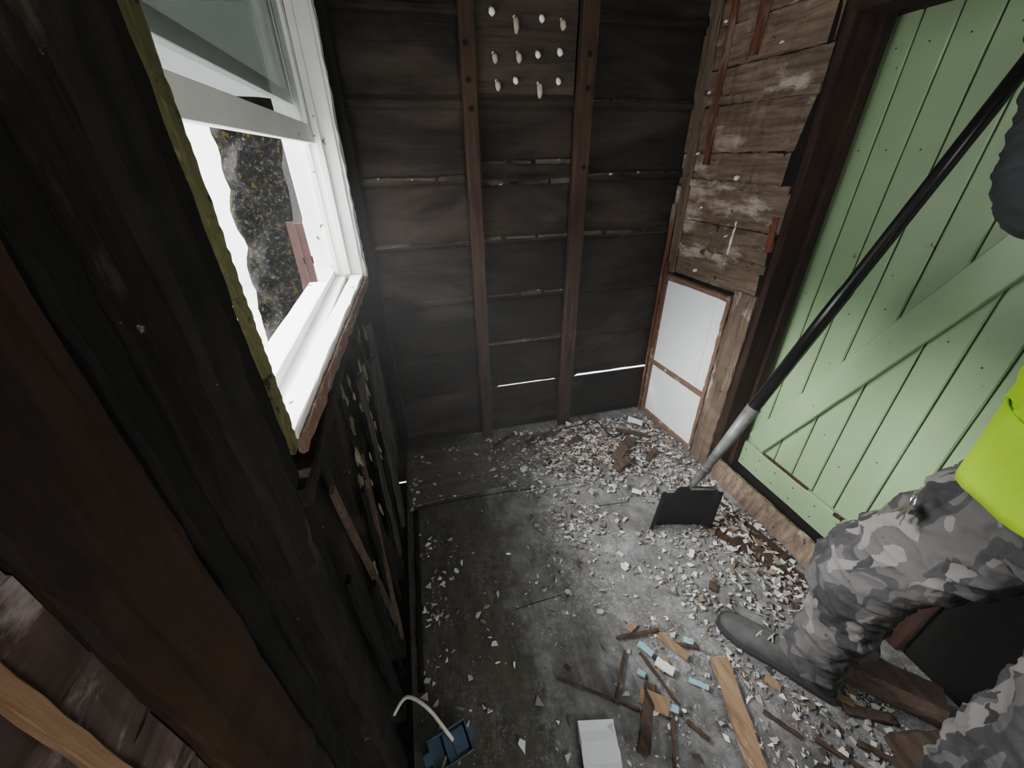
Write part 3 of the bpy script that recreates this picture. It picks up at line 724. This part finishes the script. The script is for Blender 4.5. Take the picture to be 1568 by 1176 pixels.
def boot(name,heel,dirv,L=.33):
    dv=Vector(dirv).normalized();sv=Vector((dv.y,-dv.x,0));h=Vector(heel)
    bm=bmesh.new();rings=[];N_=20
    prof=[(0,.036,.10),(.04,.042,.125),(.2,.045,.135),(.34,.044,.125),(.48,.046,.098),(.62,.052,.080),(.76,.055,.068),(.88,.048,.060),(.96,.034,.050),(1,.014,.036)]
    for t,w,hh in prof:
        r=[]
        for k in range(N_):
            a=2*math.pi*k/N_;x=math.cos(a);y=math.sin(a)
            zz=.022+(max(y,-.1)+.1)/1.1*(hh-.022)
            r.append(bm.verts.new(h+dv*(L*t)+sv*(w*math.copysign(abs(x)**.7,x))+Z*zz))
        rings.append(r)
    ring_faces(bm,rings,0)
    an=h+dv*.085;tube(bm,[an+Z*.07,an+Z*.12,an+Z*.17],[(.062,.046),(.062,.05),(.066,.054)],18,0,tuple(dv))
    o=finish(name,bm,'boot',root,True);sb=o.modifiers.new('s','SUBSURF');sb.levels=1;sb.render_levels=1
    bm=bmesh.new();rings=[]
    for zz,g_ in ((0,.002),(.008,.006),(.022,.007),(.030,.003)):
        r=[]
        out=[(t,w) for t,w,_ in prof]
        for t,w in out: r.append(h+dv*(L*(t*1.03-.015))+sv*(w+g_)+Z*zz)
        for t,w in reversed(out): r.append(h+dv*(L*(t*1.03-.015))-sv*(w+g_)+Z*zz)
        rings.append([bm.verts.new(p) for p in r])
    ring_faces(bm,rings,0);finish(name+'_sole',bm,'sole',root)
    bm=bmesh.new()
    for k in range(4):
        t=.36+.09*k;hh=.128-.019*k;c=h+dv*(L*t)+Z*(hh+.004)
        tube(bm,[c-sv*.022-Z*.004,c+Z*.003+dv*.008,c+sv*.022-Z*.004],.003,8)
        tube(bm,[c-sv*.022-Z*.004+dv*.016,c+Z*.003+dv*.008,c+sv*.022-Z*.004],.003,8)
    finish(name+'_laces',bm,'lace',root,True)
boot('right_boot',(1.19,.345,.002),(-.56,.83,0),.37)
boot('left_boot',(1.11,-.09,.002),(-.5,.86,0),.33)
bm=bmesh.new();kc=Vector((1.065,.41,.89))
ringp=[kc+s*.018*math.cos(a)+Z*.018*math.sin(a) for a in [i*2*math.pi/16 for i in range(17)]]
tube(bm,ringp,.002,6)
for k in range(3):
    a=kc-Z*.016+s*(.006*(k-1));b_=a-Z*.05+s*.018*(k-1)+f*.006*k
    beam(bm,a,a.lerp(b_,.35),.02,.003,tuple(s),2,0);beam(bm,a.lerp(b_,.3),b_,.009,.003,tuple(s),3,.0008)
finish('keys',bm,'key',root)

# dusty air in the room
bm=bmesh.new();bmesh.ops.create_cube(bm,size=1)
for v in bm.verts: v.co=Vector(((-.365 if v.co.x<0 else 1.67),(-.98 if v.co.y<0 else 2.09),(-.28 if v.co.z<0 else 2.40)))
finish('dust_haze',bm,'air')

# ------------------------------------------------------------------ lights & camera
w=bpy.data.worlds.new('World');bpy.context.scene.world=w;w.use_nodes=True
nt=w.node_tree;bg=nt.nodes['Background'];bg.inputs[0].default_value=(.98,.99,1,1);bg.inputs[1].default_value=7.5
def sun(name,dirv,strength,angle,col=(1,1,1)):
    l=bpy.data.lights.new(name,'SUN');l.energy=strength;l.angle=math.radians(angle);l.color=col
    o=bpy.data.objects.new(name,l);C.objects.link(o);o.rotation_euler=Vector(dirv).to_track_quat('-Z','Y').to_euler();o.location=(-3,0,4)
sun('overcast_sun',(1,-.20,-.76),30,45)
l=bpy.data.lights.new('fill_light','AREA');l.energy=8;l.size=.6;l.color=(1,.98,.94)  # added soft fill from overhead, no actual lamp hangs here
o=bpy.data.objects.new('fill_light',l);C.objects.link(o);o.location=(.80,-.1,2.25);o.rotation_euler=Vector((.45,.7,-1)).to_track_quat('-Z','Y').to_euler()

ff,th,ps,ro=600.8,math.radians(30.11),math.radians(13.78),math.radians(-.96)
F=Vector((math.sin(ps)*math.cos(th),math.cos(ps)*math.cos(th),-math.sin(th)))
R=Vector((math.cos(ps),-math.sin(ps),0));U=R.cross(F)
R2=R*math.cos(ro)+U*math.sin(ro);U2=U*math.cos(ro)-R*math.sin(ro)
cam=bpy.data.cameras.new('camera');co=bpy.data.objects.new('camera',cam);C.objects.link(co)
mw=Matrix((R2,U2,-F)).transposed().to_4x4();mw.translation=Vector((0,0,1.6));co.matrix_world=mw
cam.sensor_width=36;cam.lens=36*ff/1568;cam.clip_start=.02
bpy.context.scene.camera=co
